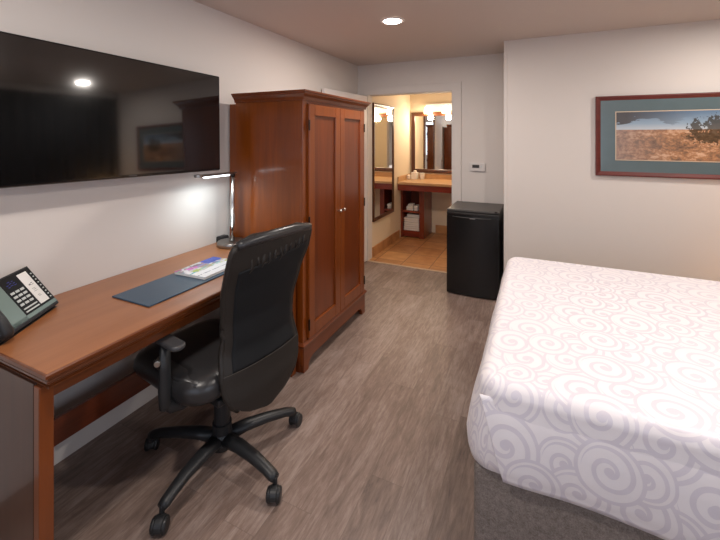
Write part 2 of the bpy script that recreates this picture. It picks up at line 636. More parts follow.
# door lining and casing (same paint as the wall), threshold strip
bm = bmesh.new()
box(bm, .128, .138, DY-.004, DY+.134, 0, 2.068)
box(bm, 1.174, 1.18, DY-.004, DY+.134, 0, 2.068)
box(bm, .13, 1.18, DY-.004, DY+.134, 2.062, 2.07)
struct('trim_1', bm, M_wall)
bm = bmesh.new()
box(bm, 1.178, 1.275, DY-.014, DY, 0, 2.155)
box(bm, .05, 1.275, DY-.013, DY, 2.069, 2.155)
box(bm, .05, .13, DY-.003, DY, 0, 2.155)
box(bm, 1.275, 1.283, DY-.020, DY, 0, 2.163)
struct('trim_2', bm, M_wall, bevel=.002)
struct('trim_3', BX(.135, 1.18, DY-.012, DY+.02, 0, .007), plain('threshold_strip', (206, 184, 160), .4), bevel=.003)
# small rounded metal corner bead of the picture wall
bm = bmesh.new()
box(bm, 1.768, 1.80, EY-.003, EY+.01, 0, H-.001)
struct('trim_4', bm, M_wall, bevel=.002)
# low baseboards
struct('baseboard_far', BX(1.283, 1.77, DY-.012, DY, 0, .07), M_wall, bevel=.003)
struct('baseboard_picture', BX(1.79, RX, EY-.015, EY-.003, 0, .07), M_wall, bevel=.003)

# vanity room beyond
VX0, VX1, VY = .13, 1.95, 6.1
struct('floor_tiled', BX(VX0-.1, VX1+.1, DY+.02, VY+.1, -.06, .002), M_tile)
struct('wall_vanity_left', BX(VX0-.1, VX0, DY+.13, VY+.1, 0, H), M_vwall)
struct('wall_vanity_far', BX(VX0, VX1+.1, VY, VY+.1, 0, H), M_vwall)
struct('wall_vanity_right', BX(VX1, VX1+.1, DY+.13, VY, 0, H), M_vwall)
struct('wall_vanity_near', BX(1.18, VX1, DY+.131, DY+.14, 0, H), M_vwall)
struct('baseboard_vanity_left', BX(VX0, VX0+.012, DY+.14, 5.54, .002, .13), M_tile, bevel=.002)
struct('baseboard_vanity_far', BX(.56, VX1, VY-.012, VY, .002, .13), M_tile, bevel=.002)

# the door leaf, swung open against the left wall
M_leaf = M_white
d = thing('door_1', 'white door', 'door', (.122, 4.322, 0))
del d['label'], d['category']
d['kind'] = 'structure'
d.rotation_euler = (0, 0, math.atan2(-.93, -.085))
bm = bmesh.new()
box(bm, .004, .90, -.018, .018, .012, 2.05)
obj('door_leaf', bm, M_leaf, d, bevel=.002)
for s in (1, -1):
    bm = bmesh.new()
    cyl(bm, (.84, s*.018, 1.0), (.84, s*.026, 1.0), .028)
    cyl(bm, (.84, s*.026, 1.0), (.84, s*.045, 1.0), .010)
    obj('door_knob', bm, M_chrome, d, smooth=False) if s < 0 else obj('door_knob', bm, M_chrome, d)
for z in (.25, 1.05, 1.85):
    bm = bmesh.new()
    cyl(bm, (-.004, -.018, z-.045), (-.004, -.018, z+.045), .005, n=12)
    obj('hinge', bm, M_silver, d)

# ------------------------------------------------------------------ bed
B0, B1, BN, BF = 1.826, 3.93, 1.372, 2.94
bed = thing('bed', 'large bed with white spiral-patterned coverlet over grey upholstered base', 'bed', (0, 0, 0))
bm = bmesh.new()
box(bm, B0+.022, B1, BN+.022, BF-.02, .03, .385)
obj('bed_base', bm, M_basefab, bed, bevel=.02, seg=3)
for x in (B0+.12, B1-.1):
    for y in (BN+.12, BF-.12):
        bm = bmesh.new()
        cyl(bm, (x, y, 0), (x, y, .04), .03, n=16)
        obj('foot', bm, M_black, bed)
obj('mattress', BX(B0+.03, B1-.01, BN+.03, BF-.03, .386, .64), plain('mattress_ticking', (52, 48, 46), .9), bed, bevel=.03, seg=4)

def cover_ring(inset, rc, n=10):
    """rounded rectangle outline with edge subdivisions: points, outward normals"""
    x0, x1, y0, y1 = B0+inset, B1-inset*.2, BN+inset, BF-inset
    pts = []
    cs = ((x0+rc, y0+rc, 180), (x1-rc, y0+rc, 270), (x1-rc, y1-rc, 0), (x0+rc, y1-rc, 90))
    for k, (cx, cy, a0) in enumerate(cs):
        for i in range(n+1):
            a = R(a0+90*i/n)
            pts.append((cx+rc*math.cos(a), cy+rc*math.sin(a), math.cos(a), math.sin(a)))
        nx, ny, na = cs[(k+1) % 4]
        ea = R(a0+90)
        p0 = (cx+rc*math.cos(ea), cy+rc*math.sin(ea))
        p1 = (nx+rc*math.cos(R(na)), ny+rc*math.sin(R(na)))
        for i in range(1, 40):
            f = i/40
            pts.append((p0[0]+(p1[0]-p0[0])*f, p0[1]+(p1[1]-p0[1])*f, math.cos(ea), math.sin(ea)))
    return pts

RRC = .048
COVER_SIDE = [(.020, .388), (.004, .398), (-.006, .43), (-.012, .48), (-.012, .54), (-.008, .59), (-.002, .63)]
CPH = [random.Random(5).uniform(0, 6.28) for _ in range(1)]+[1.3, 4.1, 2.2]
def cover_wave(s, z):
    fade = max(0, min(1, (.645-z)/.22))
    return .0035*fade*(math.sin(s*2.2+CPH[0])+.7*math.sin(s*4.7+CPH[1]))
def cover_dz(s):
    return .004*math.sin(s*1.7+CPH[2])+.002*math.sin(s*4.3+CPH[3])
def make_cover():
    bm = bmesh.new()
    uvl = bm.loops.layers.uv.new('cloth')
    ZT = .700
    RR = RRC
    levels = []   # (inset, z, drop)
    side = [(a, z, RR*PI/2+ZT-RR-z) for a, z in COVER_SIDE]
    for s in side:
        levels.append(s)
    for i in range(0, 9):
        a = R(90*i/8)
        levels.append((RR*(1-math.cos(a)), ZT-RR+RR*math.sin(a), RR*(PI/2-a)))
    rings = []
    uvs = {}
    rnd = random.Random(5)
    ph = [rnd.uniform(0, 6.28) for _ in range(8)]
    for inset, z, drop in levels:
        rc = max(.085-inset, .02)
        ring = []
        for k, (x, y, nx, ny) in enumerate(cover_ring(inset, rc)):
            s = x*5.3+y*4.1
            wv = cover_wave(s, z)
            dz = cover_dz(s) if drop > .30 else 0
            v = bm.verts.new((x+nx*wv, y+ny*wv, z+dz))
            # cloth coordinates: the top's own x, y continued down the sides
            uvs[v] = (x+nx*(inset+drop), y+ny*(inset+drop))
            v.co.x += .038*max(0, min(1, (z-.47)/.22))*max(0, min(1, (B0+.6-x)/.6))
            ring.append(v)
        rings.append(ring)
    faces = []
    for a, b in zip(rings, rings[1:]):
        n = len(a)
        for i in range(n):
            faces.append(bm.faces.new((a[i], a[(i+1) % n], b[(i+1) % n], b[i])))
    faces.append(bm.faces.new(rings[-1]))
    top = faces[-1]
    bot = [faces.append(bm.faces.new(rings[0][::-1]))]
    for f in bm.faces:
        for l in f.loops:
            u = uvs[l.vert]
            l[uvl].uv = u
    bmesh.ops.triangulate(bm, faces=[top])
    return bm
cov = obj('coverlet', make_cover(), M_cover, bed, smooth=True)
cov['label'] = 'white coverlet with pale grey spirals'

# the tucked fold at the near foot corner: the long side's cloth lies over the foot end's cloth
bm = bmesh.new()
uvl = bm.loops.layers.uv.new('cloth')
uvd = {}
NZ = 18
grid = []
tab = [(z, a) for a, z in COVER_SIDE]+[(.647, 0), (.70, 0)]
for j in range(NZ+1):
    f = j/NZ                       # 0 top .. 1 bottom
    z = .648-(.648-.384)*f
    xl = 1.872+.078*f**.9          # slanting edge of the fold
    row = []
    for i in range(121):
        g = i/120
        x = xl+(B1-.09-xl)*g**1.4
        for (za, ia), (zb, ib) in zip(tab, tab[1:]):
            if za <= max(z, .388) <= zb:
                ins = ia+(ib-ia)*(max(z, .388)-za)/(zb-za)
        s = x*5.3+BN*4.1
        y = BN+min(ins, .006)-cover_wave(s, z)+.005-.016*f**.8
        zz = z+cover_dz(s)*f
        v = bm.verts.new((x, y, zz))
        uvd[v] = (x, BN-(RRC*PI/2+.652-z))
        row.append(v)
    grid.append(row)
for a, b in zip(grid, grid[1:]):
    for i in range(120):
        fc = bm.faces.new((a[i], a[i+1], b[i+1], b[i]))
        for l in fc.loops:
            l[uvl].uv = uvd[l.vert]
fold = obj('coverlet_fold', bm, M_cover, cov, smooth=True)
sm = fold.modifiers.new('solid', 'SOLIDIFY')
sm.thickness = .003
sm.offset = 0

# headboard (part of the bed), against the right wall
bm = bmesh.new()
box(bm, B1+.005, B1+.05, BN-.05, BF+.05, .05, 1.05)
obj('headboard', bm, M_wy, bed, bevel=.01)

# ------------------------------------------------------------------ wardrobe
g = .095
wr = thing('wardrobe', 'tall polished cherry wood wardrobe with crown moulding and two panelled doors', 'wardrobe', (0, 2.098, 0))
WX, WL, WT = .668, .968, 1.80        # depth, length along the wall, carcass top (local y from 0)
bm = bmesh.new()
box(bm, g, WX-.02, .0, .022, .05, WT)
obj('side_panel', bm, M_wz, wr, bevel=.002)
bm = bmesh.new()
box(bm, g, WX-.02, WL-.022, WL, .05, WT)
obj('side_panel', bm, M_wz, wr, bevel=.002)
bm = bmesh.new()
box(bm, g, WX-.02, .022, WL-.022, .14, .16)
box(bm, g, WX-.02, .022, WL-.022, WT-.02, WT)
box(bm, g, .02, .022, WL-.022, .16, WT-.02)
obj('carcass', bm, M_wz_plain, wr)
for y0, y1 in ((-.002, .045), (WL-.045, WL+.002)):
    obj('front_post', BX(WX-.022, WX, y0, y1, .05, WT), M_wz_plain, wr, bevel=.003)
obj('top_rail', BX(WX-.022, WX-.002, .045, WL-.045, 1.765, WT), M_wy, wr, bevel=.002)
# crown moulding: three sides
prof = [(0, 1.785), (.010, 1.785), (.012, 1.795), (.016, 1.806), (.026, 1.818), (.030, 1.822), (.034, 1.824), (.036, 1.834), (.044, 1.836), (.044, 1.847), (0, 1.847)]
bm = bmesh.new()
sweep(bm, [(g, WL), (WX, WL), (WX, 0), (g, 0)][::-1], prof)
obj('crown_moulding', bm, M_wy, wr)
obj('top_panel', BX(g, WX, 0, WL, 1.80, 1.84), M_wy, wr)
# base: moulding, bracket feet with an arched skirt
bprof = [(0, .165), (.010, .165), (.016, .172), (.018, .182), (.010, .190), (.004, .196), (0, .198)]
bm = bmesh.new()
sweep(bm, [(g, 0), (WX, 0), (WX, WL), (g, WL)], bprof)
obj('base_moulding', bm, M_wy, wr)
bm = bmesh.new()
sk = [(0, 0), (.055, 0), (.062, .035), (.080, .058), (.12, .070)]
pts = sk+[(WL-a, b) for a, b in sk[::-1]]+[(WL, .168), (0, .168)]
prism(bm, pts, lambda a, b, t: (t, a, b), WX-.022, WX+.006)
obj('front_skirt', bm, M_wy, wr, bevel=.002)
for y0 in (-.006, WL-.016):
    bm = bmesh.new()
    pts = [(g, 0), (.09, 0), (.11, .05), (.15, .07), (WX-.15, .07), (WX-.10, .05), (WX-.075, 0), (WX-.023, 0), (WX-.023, .168), (g, .168)]
    prism(bm, pts, lambda a, b, t: (a, t, b), y0, y0+.022)
    obj('side_skirt', bm, M_wx, wr, bevel=.002)

def wdoor(y0, y1, hinge_y, knob_y):
    t = .07
    bm = bmesh.new()
    x0, x1 = WX-.003, WX+.018
    z0, z1 = .205, 1.762
    box(bm, x0, x1, y0, y0+t, z0, z1)
    box(bm, x0, x1, y1-t, y1, z0, z1)
    box(bm, x0, x1, y0+t, y1-t, z0, z0+.085)
    box(bm, x0, x1, y0+t, y1-t, z1-.075, z1)
    dr = obj('door', bm, M_wz_plain, wr, bevel=.003)
    obj('door_panel', BX(x0+.001, x0+.008, y0+t-.005, y1-t+.005, z0+.08, z1-.07), M_wzp, dr)
    bm = bmesh.new()
    lathe(bm, [(.005, 0), (.004, .010), (.009, .016), (.0125, .021), (.010, .028), (.004, .031)], n=20)
    bmesh.ops.rotate(bm, verts=bm.verts, cent=(0, 0, 0), matrix=Matrix.Rotation(R(90), 3, 'Y'))
    bmesh.ops.translate(bm, verts=bm.verts, vec=(x1, knob_y, .985))
    obj('knob', bm, M_silver, dr, smooth=True)
    for z in (.30, .98, 1.62):
        bm = bmesh.new()
        cyl(bm, (x1+.002, hinge_y, z-.035), (x1+.002, hinge_y, z+.035), .006, n=12)
        obj('hinge', bm, M_iron, dr)
    return dr
mid = WL/2
wdoor(.048, mid-.002, .044, mid-.032)
wdoor(mid+.002, WL-.048, WL-.044, mid+.032)

# ------------------------------------------------------------------ desk
dk = thing('desk', 'long cherry wood desk against the wall with moulded front edge', 'desk', (0, 0, 0))
DN, DF, DX, DZ = .660, 2.078, .672, .80
obj('desktop', BX(.004, DX-.006, DN+.006, DF, DZ-.018, DZ), M_desk, dk, bevel=.002)
bm = bmesh.new()
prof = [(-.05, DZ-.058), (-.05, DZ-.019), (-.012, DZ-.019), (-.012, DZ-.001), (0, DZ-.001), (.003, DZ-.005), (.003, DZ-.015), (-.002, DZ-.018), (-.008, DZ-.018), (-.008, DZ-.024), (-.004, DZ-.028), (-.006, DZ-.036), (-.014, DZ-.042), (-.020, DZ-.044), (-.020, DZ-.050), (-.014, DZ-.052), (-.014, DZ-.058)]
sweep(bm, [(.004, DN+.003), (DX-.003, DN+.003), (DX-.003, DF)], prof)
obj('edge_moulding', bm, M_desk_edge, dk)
obj('apron', BX(DX-.070, DX-.048, DN+.046, DF-.048, DZ-.105, DZ-.045), M_desk_edge, dk, bevel=.002)
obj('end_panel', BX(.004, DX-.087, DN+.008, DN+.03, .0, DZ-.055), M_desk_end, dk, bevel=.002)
obj('leg', BX(DX-.078, DX-.045, DN+.004, DN+.046, 0, DZ-.055), M_desk_post, dk, bevel=.003)
obj('leg', BX(DX-.085, DX-.045, DF-.048, DF, 0, DZ-.055), M_desk_post, dk, bevel=.003)
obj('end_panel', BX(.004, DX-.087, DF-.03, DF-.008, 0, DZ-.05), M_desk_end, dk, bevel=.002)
obj('stretcher', BX(.14, .16, DN+.045, DF-.03, .20, .315), M_str, dk, bevel=.002)

# folder with the magazine, lamp, phone
fo = obj('folder', BX(.272, .528, 1.112, 1.735, DZ, DZ+.007), M_folio, None, bevel=.003)
tag(fo, 'dark blue-black desk folder lying under the magazine', 'folder')

def mag_mat():
    t = NT('magazine_cover')
    tc = t.coords()
    sx = t.new('ShaderNodeSeparateXYZ')
    t.link(tc, sx.inputs[0])
    X, Y = sx.outputs[0], sx.outputs[1]
    v = t.new('ShaderNodeTexVoronoi')
    t.link(t.coords((40, 16, 1)), v.inputs['Vector'])
    v.inputs['Scale'].default_value = 1
    hs = t.new('ShaderNodeHueSaturation')
    hs.inputs['Saturation'].default_value = 1.0
    hs.inputs['Value'].default_value = .9
    t.link(v.outputs['Color'], hs.inputs['Color'])
    photo = t.mix(t.noise(tc, 38, 4, .7), hs.outputs[0], s2l((150, 120, 96)))
    photo = t.mix(t.math('GREATER_THAN', t.noise(t.coords(loc=(3, 0, 0)), 30, 3), .56), photo, s2l((214, 214, 220)))
    sky = t.math('MULTIPLY', t.math('GREATER_THAN', Y, .17), t.math('LESS_THAN', X, .07))
    col = t.mix(sky, photo, s2l((52, 78, 176)))
    white = t.math('GREATER_THAN', X, t.math('MULTIPLY_ADD', t.noise(tc, 9, 2), .05, .095))
    col = t.mix(white, col, s2l((226, 228, 232)))
    stripe = t.math('LESS_THAN', t.math('ABSOLUTE', t.math('SUBTRACT', X, .165)), .004)
    stripe = t.math('MULTIPLY', stripe, t.math('GREATER_THAN', t.noise(t.coords((1, 60, 1)), 2, 2), .48))
    col = t.mix(stripe, col, s2l((120, 126, 140)))
    t.base(col)
    t.p(Roughness=.25)
    return t.m
mg = thing('magazine', 'glossy magazine with blue and multicoloured cover on the dark desk folder', 'magazine', (.292, 1.43, DZ+.007), R(2))
obj('pages', BX(.001, .212, .001, .279, 0, .012), M_paper, mg, bevel=.001)
obj('cover', BX(0, .215, 0, .282, .012, .0135), mag_mat(), mg)

lp = thing('desk_lamp', 'silver metal desk lamp with a lit horizontal bar head', 'lamp', (.158, 1.995, DZ))
bm = bmesh.new()
lathe(bm, [(.088, 0), (.094, .003), (.097, .010), (.097, .026), (.092, .033), (.065, .036), (.02, .037)], n=48)
obj('lamp_base', bm, M_nick, lp, smooth=True).modifiers.new('e', 'EDGE_SPLIT').split_angle = R(40)
bm = bmesh.new()
tube(bm, [(.004, 0, .034), (.004, 0, .15), (.006, 0, .30), (.010, 0, .485)], [.021, .018, .0145, .011], n=20)
obj('pole', bm, M_chrome, lp, smooth=True)
bm = bmesh.new()
cyl(bm, (.010, 0, .470), (.010, 0, .494), .014)
obj('joint', bm, M_iron, lp, bevel=.002)
HA = Matrix.Translation((.010, 0, .493)) @ Matrix.Rotation(R(9), 4, 'Z') @ Matrix.Rotation(R(-1.5), 4, 'X')
bm = bmesh.new()
box(bm, -.026, .026, -.335, .010, 0, .011, HA)
cyl(bm, HA @ Vector((0, -.345, -.002)), HA @ Vector((0, -.345, .014)), .026)
obj('lamp_head', bm, M_nick, lp, bevel=.002)
bm = bmesh.new()
box(bm, -.018, .018, -.285, -.060, -.010, .0005, HA)
obj('light_bar', bm, M_led, lp, bevel=.002)
l = lamp('desk_lamp_light', 'AREA', (.158+.010+.17*math.sin(R(9)), 1.995-.17, DZ+.478), 1.5, (.80, .95, 1.0), (0, 0, R(9)), shape='RECTANGLE', size=.036, size_y=.22, spread=R(160))

bk = thing('charging_block', 'small dark plastic block behind the lamp base beside the wall', 'charger', (.032, 2.040, DZ))
bm = bmesh.new()
prism(bm, [(-.028, 0), (.024, 0), (.024, .030), (.016, .042), (-.022, .042), (-.028, .036)], lambda a, b, t: (a, t, b), -.035, .035)
obj('body', bm, M_black, bk, bevel=.003)
obj('face_plate', BX(.0245, .026, -.028, .028, .006, .027), M_lcd, bk)

# telephone -------------------------------------------------------------
ph = thing('telephone', 'black and grey-green desk telephone with a white card and keypad', 'telephone', (.150, .955, DZ), math.atan2(.83, -.555))
PW, PD, F0, F1 = .335, .125, .024, .182
bm = bmesh.new()
prism(bm, [(0, 0), (PD, 0), (PD, F1-.018), (PD-.004, F1), (0, F0), (-.004, F0-.009), (.012, .002)], lambda a, b, t: (t, a, b), -PW, 0)
obj('housing', bm, M_black, ph, bevel=.003)
sl = math.atan2(F1-F0, PD-.004)
def FP(u, v, h=0.0):
    """point on the sloping face: u along x from the right edge, v up the slope, h above it"""
    return (-u, v*math.cos(sl)-h*math.sin(sl), F0+v*math.sin(sl)+h*math.cos(sl))
def plate(bm, u0, u1, v0, v1, h0, h1):
    prism(bm, [(u0, v0), (u1, v0), (u1, v1), (u0, v1)], lambda a, b, t: FP(a, b, t), h0, h1)
LEN = math.hypot(F1-F0, PD-.004)
bm = bmesh.new()
plate(bm, .006, .265, .003, .019, 0, .004)
plate(bm, .178, .270, .003, LEN-.01, 0, .004)
obj('face_trim', bm, M_gr, ph, bevel=.0015)
bm = bmesh.new()
plate(bm, .006, .177, .020, LEN-.006, 0, .003)
obj('face_panel', bm, M_ink, ph, bevel=.001)
bm = bmesh.new()
plate(bm, .032, .084, .028, LEN-.018, .003, .0042)
cd = obj('number_card', bm, M_paper, ph)
bm = bmesh.new()
for u0, u1, v0, v1 in ((.058, .068, .118, .124), (.046, .056, .124, .127), (.044, .056, .117, .119), (.050, .068, .100, .1015), (.048, .064, .094, .0955), (.050, .068, .086, .0875), (.052, .066, .066, .0675), (.050, .064, .060, .0615)):
    plate(bm, u0, u1, v0, v1, .0042, .0046)
obj('card_print', bm, plain('card_ink', (120, 120, 122), .6), cd)
for k in range(9):
    bm = bmesh.new()
    v = .032+k*.0158
    plate(bm, .014, .021, v, v+.006, .003, .005)
    obj('speed_key', bm, M_keys, ph, bevel=.0006)
for i in range(3):
    for j in range(4):
        bm = bmesh.new()
        u, v = .098+i*.0255, .059+j*.0190
        plate(bm, u, u+.019, v, v+.010, .003, .0055)
        obj('key', bm, M_keys, ph, bevel=.001)
for v in (.027, .041):
    bm = bmesh.new()
    plate(bm, .094, .168, v, v+.006, .003, .005)
    obj('function_bar', bm, M_keys, ph, bevel=.001)
bm = bmesh.new()
for u, v, a, b in ((.110, .148, .012, .003), (.126, .150, .014, .003), (.144, .147, .010, .003), (.112, .157, .010, .003), (.128, .160, .012, .003), (.146, .156, .010, .003), (.116, .166, .008, .003), (.132, .168, .012, .003)):
    plate(bm, u, u+a, v, v+b, .003, .0036)
obj('blue_print', bm, plain('blue_ink', (44, 50, 130), .5), ph)
# handset lying down the near end, resting in its cradle
hs = bmesh.new()
pts = [FP(.306, v, h) for v, h in ((-.012, .010), (.008, .018), (.05, .028), (.09, .031), (.13, .030), (.165, .024), (.18, .020))]
tube(hs, pts, [.018, .023, .019, .017, .019, .023, .019], n=18, flat=.7, up=(0, -math.sin(sl), math.cos(sl)))
obj('handset', hs, M_black, ph, smooth=True)
for v in (.008, .160):
    bm = bmesh.new()
    p0, p1 = FP(.306, v, .002), FP(.306, v, .018)
    cyl(bm, p0, p1, .026, .022, n=24)
    obj('ear_cup', bm, M_black2, ph, bevel=.002)

# ------------------------------------------------------------------ television
tv = thing('television', 'large flat black television mounted on the wall above the desk', 'television', (.095, 1.322, 1.645))
tv.rotation_euler = (R(-.8), R(-1.5), 0)
TW, TH = .611, .314
bm = bmesh.new()
box(bm, -.008, .016, -TW, TW, -TH, TH)
obj('bezel', bm, M_tvb, tv, bevel=.004)
obj('screen', BX(.016, .0172, -TW+.008, TW-.008, -TH+.012, TH-.008), M_screen, tv)
obj('logo', BX(.0165, .018, -.022, .022, -TH+.003, -TH+.009), M_ftop, tv)
obj('bottom_strip', BX(.004, .0165, -TW+.01, TW-.01, -TH-.003, -TH+.001), plain('tv_strip', (70, 62, 58), .3, metal=.5), tv)
bm = bmesh.new()
box(bm, -.080, -.008, -.22, .22, -.16, .16)
obj('wall_mount', bm, M_iron, tv)

# ------------------------------------------------------------------ office chair
W3 = Vector((.16, .987, 0)).normalized()
ang = math.atan2(W3.y, W3.x)-PI/2       # yaw of the chair: local +x backwards, local +y far side
ch = thing('office_chair', 'black swivel office chair with mesh back pulled up to the desk', 'chair', (.695, 1.367, 0), ang)
iv = Matrix.Rotation(-ang, 3, 'Z')
def interp(tab, u):
    if u <= tab[0][0]:
        return tab[0][1]
    for (a, b), (c, d) in zip(tab, tab[1:]):
        if u <= c:
            f = (u-a)/(c-a)
            f = f*f*(3-2*f)*.5+f*.5
            return b+(d-b)*f
    return tab[-1][1]
HW = [(-.198, .02), (-.188, .085), (-.165, .145), (-.125, .192), (-.07, .222), (-.01, .232), (.05, .226), (.14, .212), (.22, .216), (.36, .236), (.48, .246), (.55, .244), (.585, .226), (.605, .200), (.618, .14)]
FWD = [(-.198, -.060), (-.12, -.045), (-.01, -.012), (.10, .030), (.22, .046), (.36, .036), (.50, .008), (.60, -.006), (.618, -.004)]
BC = iv @ (Vector((.897, 1.44, .5))-Vector((.695, 1.367, 0)))
UP = (iv @ Vector((.075, .01, .58))).normalized()
def back_pt(w, u, off=0.0):
    """w across (-1..1), u up the back; off pushes towards the sitter (local -x)"""
    hw = interp(HW, u)
    f = interp(FWD, u)+.030*(abs(w)**2.2)*(hw/.24)
    if w < 0:
        hw *= .95
    elif u > .3:
        hw += .012*min(1, (u-.3)/.2)*w
    p = BC+UP*u
    return Vector((p.x-f-off, p.y+w*hw, p.z))
def back_shell(u0, u1, off0, off1, w0=-1.0, w1=1.0, nu=40, nw=24):
    bm = bmesh.new()
    sides = []
    for off in (off0, off1):
        g = []
        for i in range(nu+1):
            u = u0+(u1-u0)*i/nu
            row = []
            for k in range(nw+1):
                w = w0+(w1-w0)*k/nw
                o = off
                row.append(bm.verts.new(back_pt(w, u, o)))
            g.append(row)
        sides.append(g)
    for g in sides:
        for i in range(nu):
            for k in range(nw):
                bm.faces.new((g[i][k], g[i][k+1], g[i+1][k+1], g[i+1][k]))
    A, B = sides
    for i in range(nu):
        bm.faces.new((A[i][0], A[i+1][0], B[i+1][0], B[i][0]))
        bm.faces.new((A[i][-1], A[i+1][-1], B[i+1][-1], B[i][-1]))
    for k in range(nw):
        bm.faces.new((A[0][k], A[0][k+1], B[0][k+1], B[0][k]))
        bm.faces.new((A[-1][k], A[-1][k+1], B[-1][k+1], B[-1][k]))
    return bm
br = obj('backrest', back_shell(-.198, .618, .0, .034), M_leather2, ch, smooth=True, bevel=.008, seg=3, angle=50)
# mesh field set into the back, leaving leather at the near side strip, the headrest and the lower cover
def mesh_field():
    bm = bmesh.new()
    g = []
    for i in range(41):
        f = i/40
        row = []
        for k in range(21):
            w = -.82+1.72*k/20
            u0 = .015
            u1 = .485+.030*w
            row.append(bm.verts.new(back_pt(w, u0+(u1-u0)*f, -.003)))
        g.append(row)
    for i in range(40):
        for k in range(20):
            bm.faces.new((g[i][k], g[i][k+1], g[i+1][k+1], g[i+1][k]))
    return bm
mf = obj('back_mesh', mesh_field(), M_mesh, br, smooth=True)
mf['label'] = 'dark blue-black mesh field'
s = mf.modifiers.new('s', 'SOLIDIFY')
s.thickness = .003
# rolled top edge
bm = bmesh.new()
tube(bm, [back_pt(w, .600-.02*abs(w)**3, .012) for w in [(-1+2*k/20)*.99 for k in range(21)]], [.019+.006*math.sin(PI*k/20) for k in range(21)], n=12)
obj('head_roll', bm, M_leather, br, smooth=True)
# gathered leather under the head roll, seam of the lower cover
bm = bmesh.new()
rn = random.Random(2)
for k in range(11):
    w = -.60+1.35*k/10
    h = rn.uniform(.01, .045)
    d = .022+.030*w
    tube(bm, [back_pt(w, .505+d, .004), back_pt(w+rn.uniform(-.02, .05), .480+d-h*.4, .001), back_pt(w+rn.uniform(-.05, .03), .468+d-h, .004)], [.006, .010, .004], n=8)
obj('gathers', bm, M_leather2, br, smooth=True)
bm = bmesh.new()
tube(bm, [back_pt(-1+2*k/24, .012, -.0015) for k in range(25)], .0014, n=8)
obj('seam_piping', bm, plain('seam_tan', (74, 68, 62), .6), br, smooth=True)
bm = bmesh.new()
for sd in (-1, 1):
    tube(bm, [back_pt(sd*.995, -.15+.73*k/30, .012) for k in range(31)], .0135, n=10)
obj('side_roll', bm, M_leather2, br, smooth=True)

# seat cushion (local coords: forward is -x)
def cushion(x0, x1, hw, z0, z1):
    bm = bmesh.new()
    lv = [(.035, z0), (.010, z0+.010), (0, z0+.035), (.003, z1-.045), (.018, z1-.020), (.050, z1-.005), (.10, z1)]
    rings = []
    for ins, z in lv:
        o = rrect(x0+ins, x1-ins, -hw+ins, hw-ins, max(.12-ins*.6, .03), 8)
        ring = []
        for (a, b) in o:
            dz = 0
            fx = (a-x0)/(x1-x0)
            if fx < .25:
                dz = -.035*((.25-fx)/.25)**2
            ring.append(bm.verts.new((a, b, z+dz)))
        rings.append(ring)
    for a, b in zip(rings, rings[1:]):
        n = len(a)
        for i in range(n):
            bm.faces.new((a[i], a[(i+1) % n], b[(i+1) % n], b[i]))
    bm.faces.new(rings[0][::-1])
    bm.faces.new(rings[-1])
    return bm
st = obj('seat', cushion(-.43, .15, .245, .41, .525), M_leather, ch, smooth=True)
# raised side bolsters and the crease line of the seat
bm = bmesh.new()
for sd in (-1, 1):
    tube(bm, [(-.28, sd*.185, .498), (-.15, sd*.19, .505), (0, sd*.19, .505), (.10, sd*.18, .498)], [.025, .042, .042, .025], n=14, flat=.45)
tube(bm, [(.02, -.15, .503), (.02, 0, .505), (.02, .15, .503)], [.03, .05, .03], n=14, flat=.3)
obj('seat_padding', bm, M_leather, st, smooth=True)
bm = bmesh.new()
box(bm, -.14, .14, -.12, .12, .372, .406)
box(bm, .10, .17, -.045, .045, .372, .395)
obj('mechanism', bm, M_black, ch, bevel=.006)
bm = bmesh.new()
tube(bm, [(.10, 0, .384), (.135, 0, .388), (.152, 0, .42), (.150, 0, .46)], [.03, .03, .028, .02], n=12, flat=.3, up=(1, 0, 0))
obj('back_bracket', bm, M_black, ch, smooth=True)
for sd in (-1, 1):
    bm = bmesh.new()
    tube(bm, [(.00, sd*.10, .388), (.0, sd*.20, .388), (-.008, sd*.240, .396), (-.012, sd*.262, .42), (-.016, sd*.266, .48)], [.024, .024, .026, .028, .026], n=14, flat=.6, up=(1, 0, 0))
    a = obj('armrest', bm, M_black, ch, smooth=True)
    bm = bmesh.new()
    tube(bm, [(-.012, sd*.262, .400), (-.012, sd*.264, .410), (-.016, sd*.267, .48), (-.020, sd*.265, .56), (-.024, sd*.262, .668)], [.022, .029, .029, .024, .022], n=14, flat=.62, up=(1, 0, 0))
    obj('arm_post', bm, M_black, a, smooth=True)
    bm = bmesh.new()
    prism(bm, rrect(-.150, .085, sd*.255-.032, sd*.255+.032, .030, 8), lambda p, q, t: (p, q, t), .668, .690)
    obj('arm_pad', bm, plain('arm_pad_grey', (62, 62, 64), .4), a, bevel=.009, seg=3)
    bm = bmesh.new()
    cyl(bm, (-.048, sd*.270, .60), (-.018, sd*.300, .60), .013, n=18)
    obj('adjuster', bm, M_silver, a, bevel=.002)
bm = bmesh.new()
cyl(bm, (0, 0, .10), (0, 0, .33), .037)
cyl(bm, (0, 0, .12), (0, 0, .19), .044)
cyl(bm, (0, 0, .30), (0, 0, .374), .016)
obj('gas_lift', bm, M_black, ch)
bm = bmesh.new()
lathe(bm, [(.035, .075), (.052, .080), (.055, .11), (.046, .145), (.034, .155)])
obj('hub', bm, M_black, ch, smooth=True)
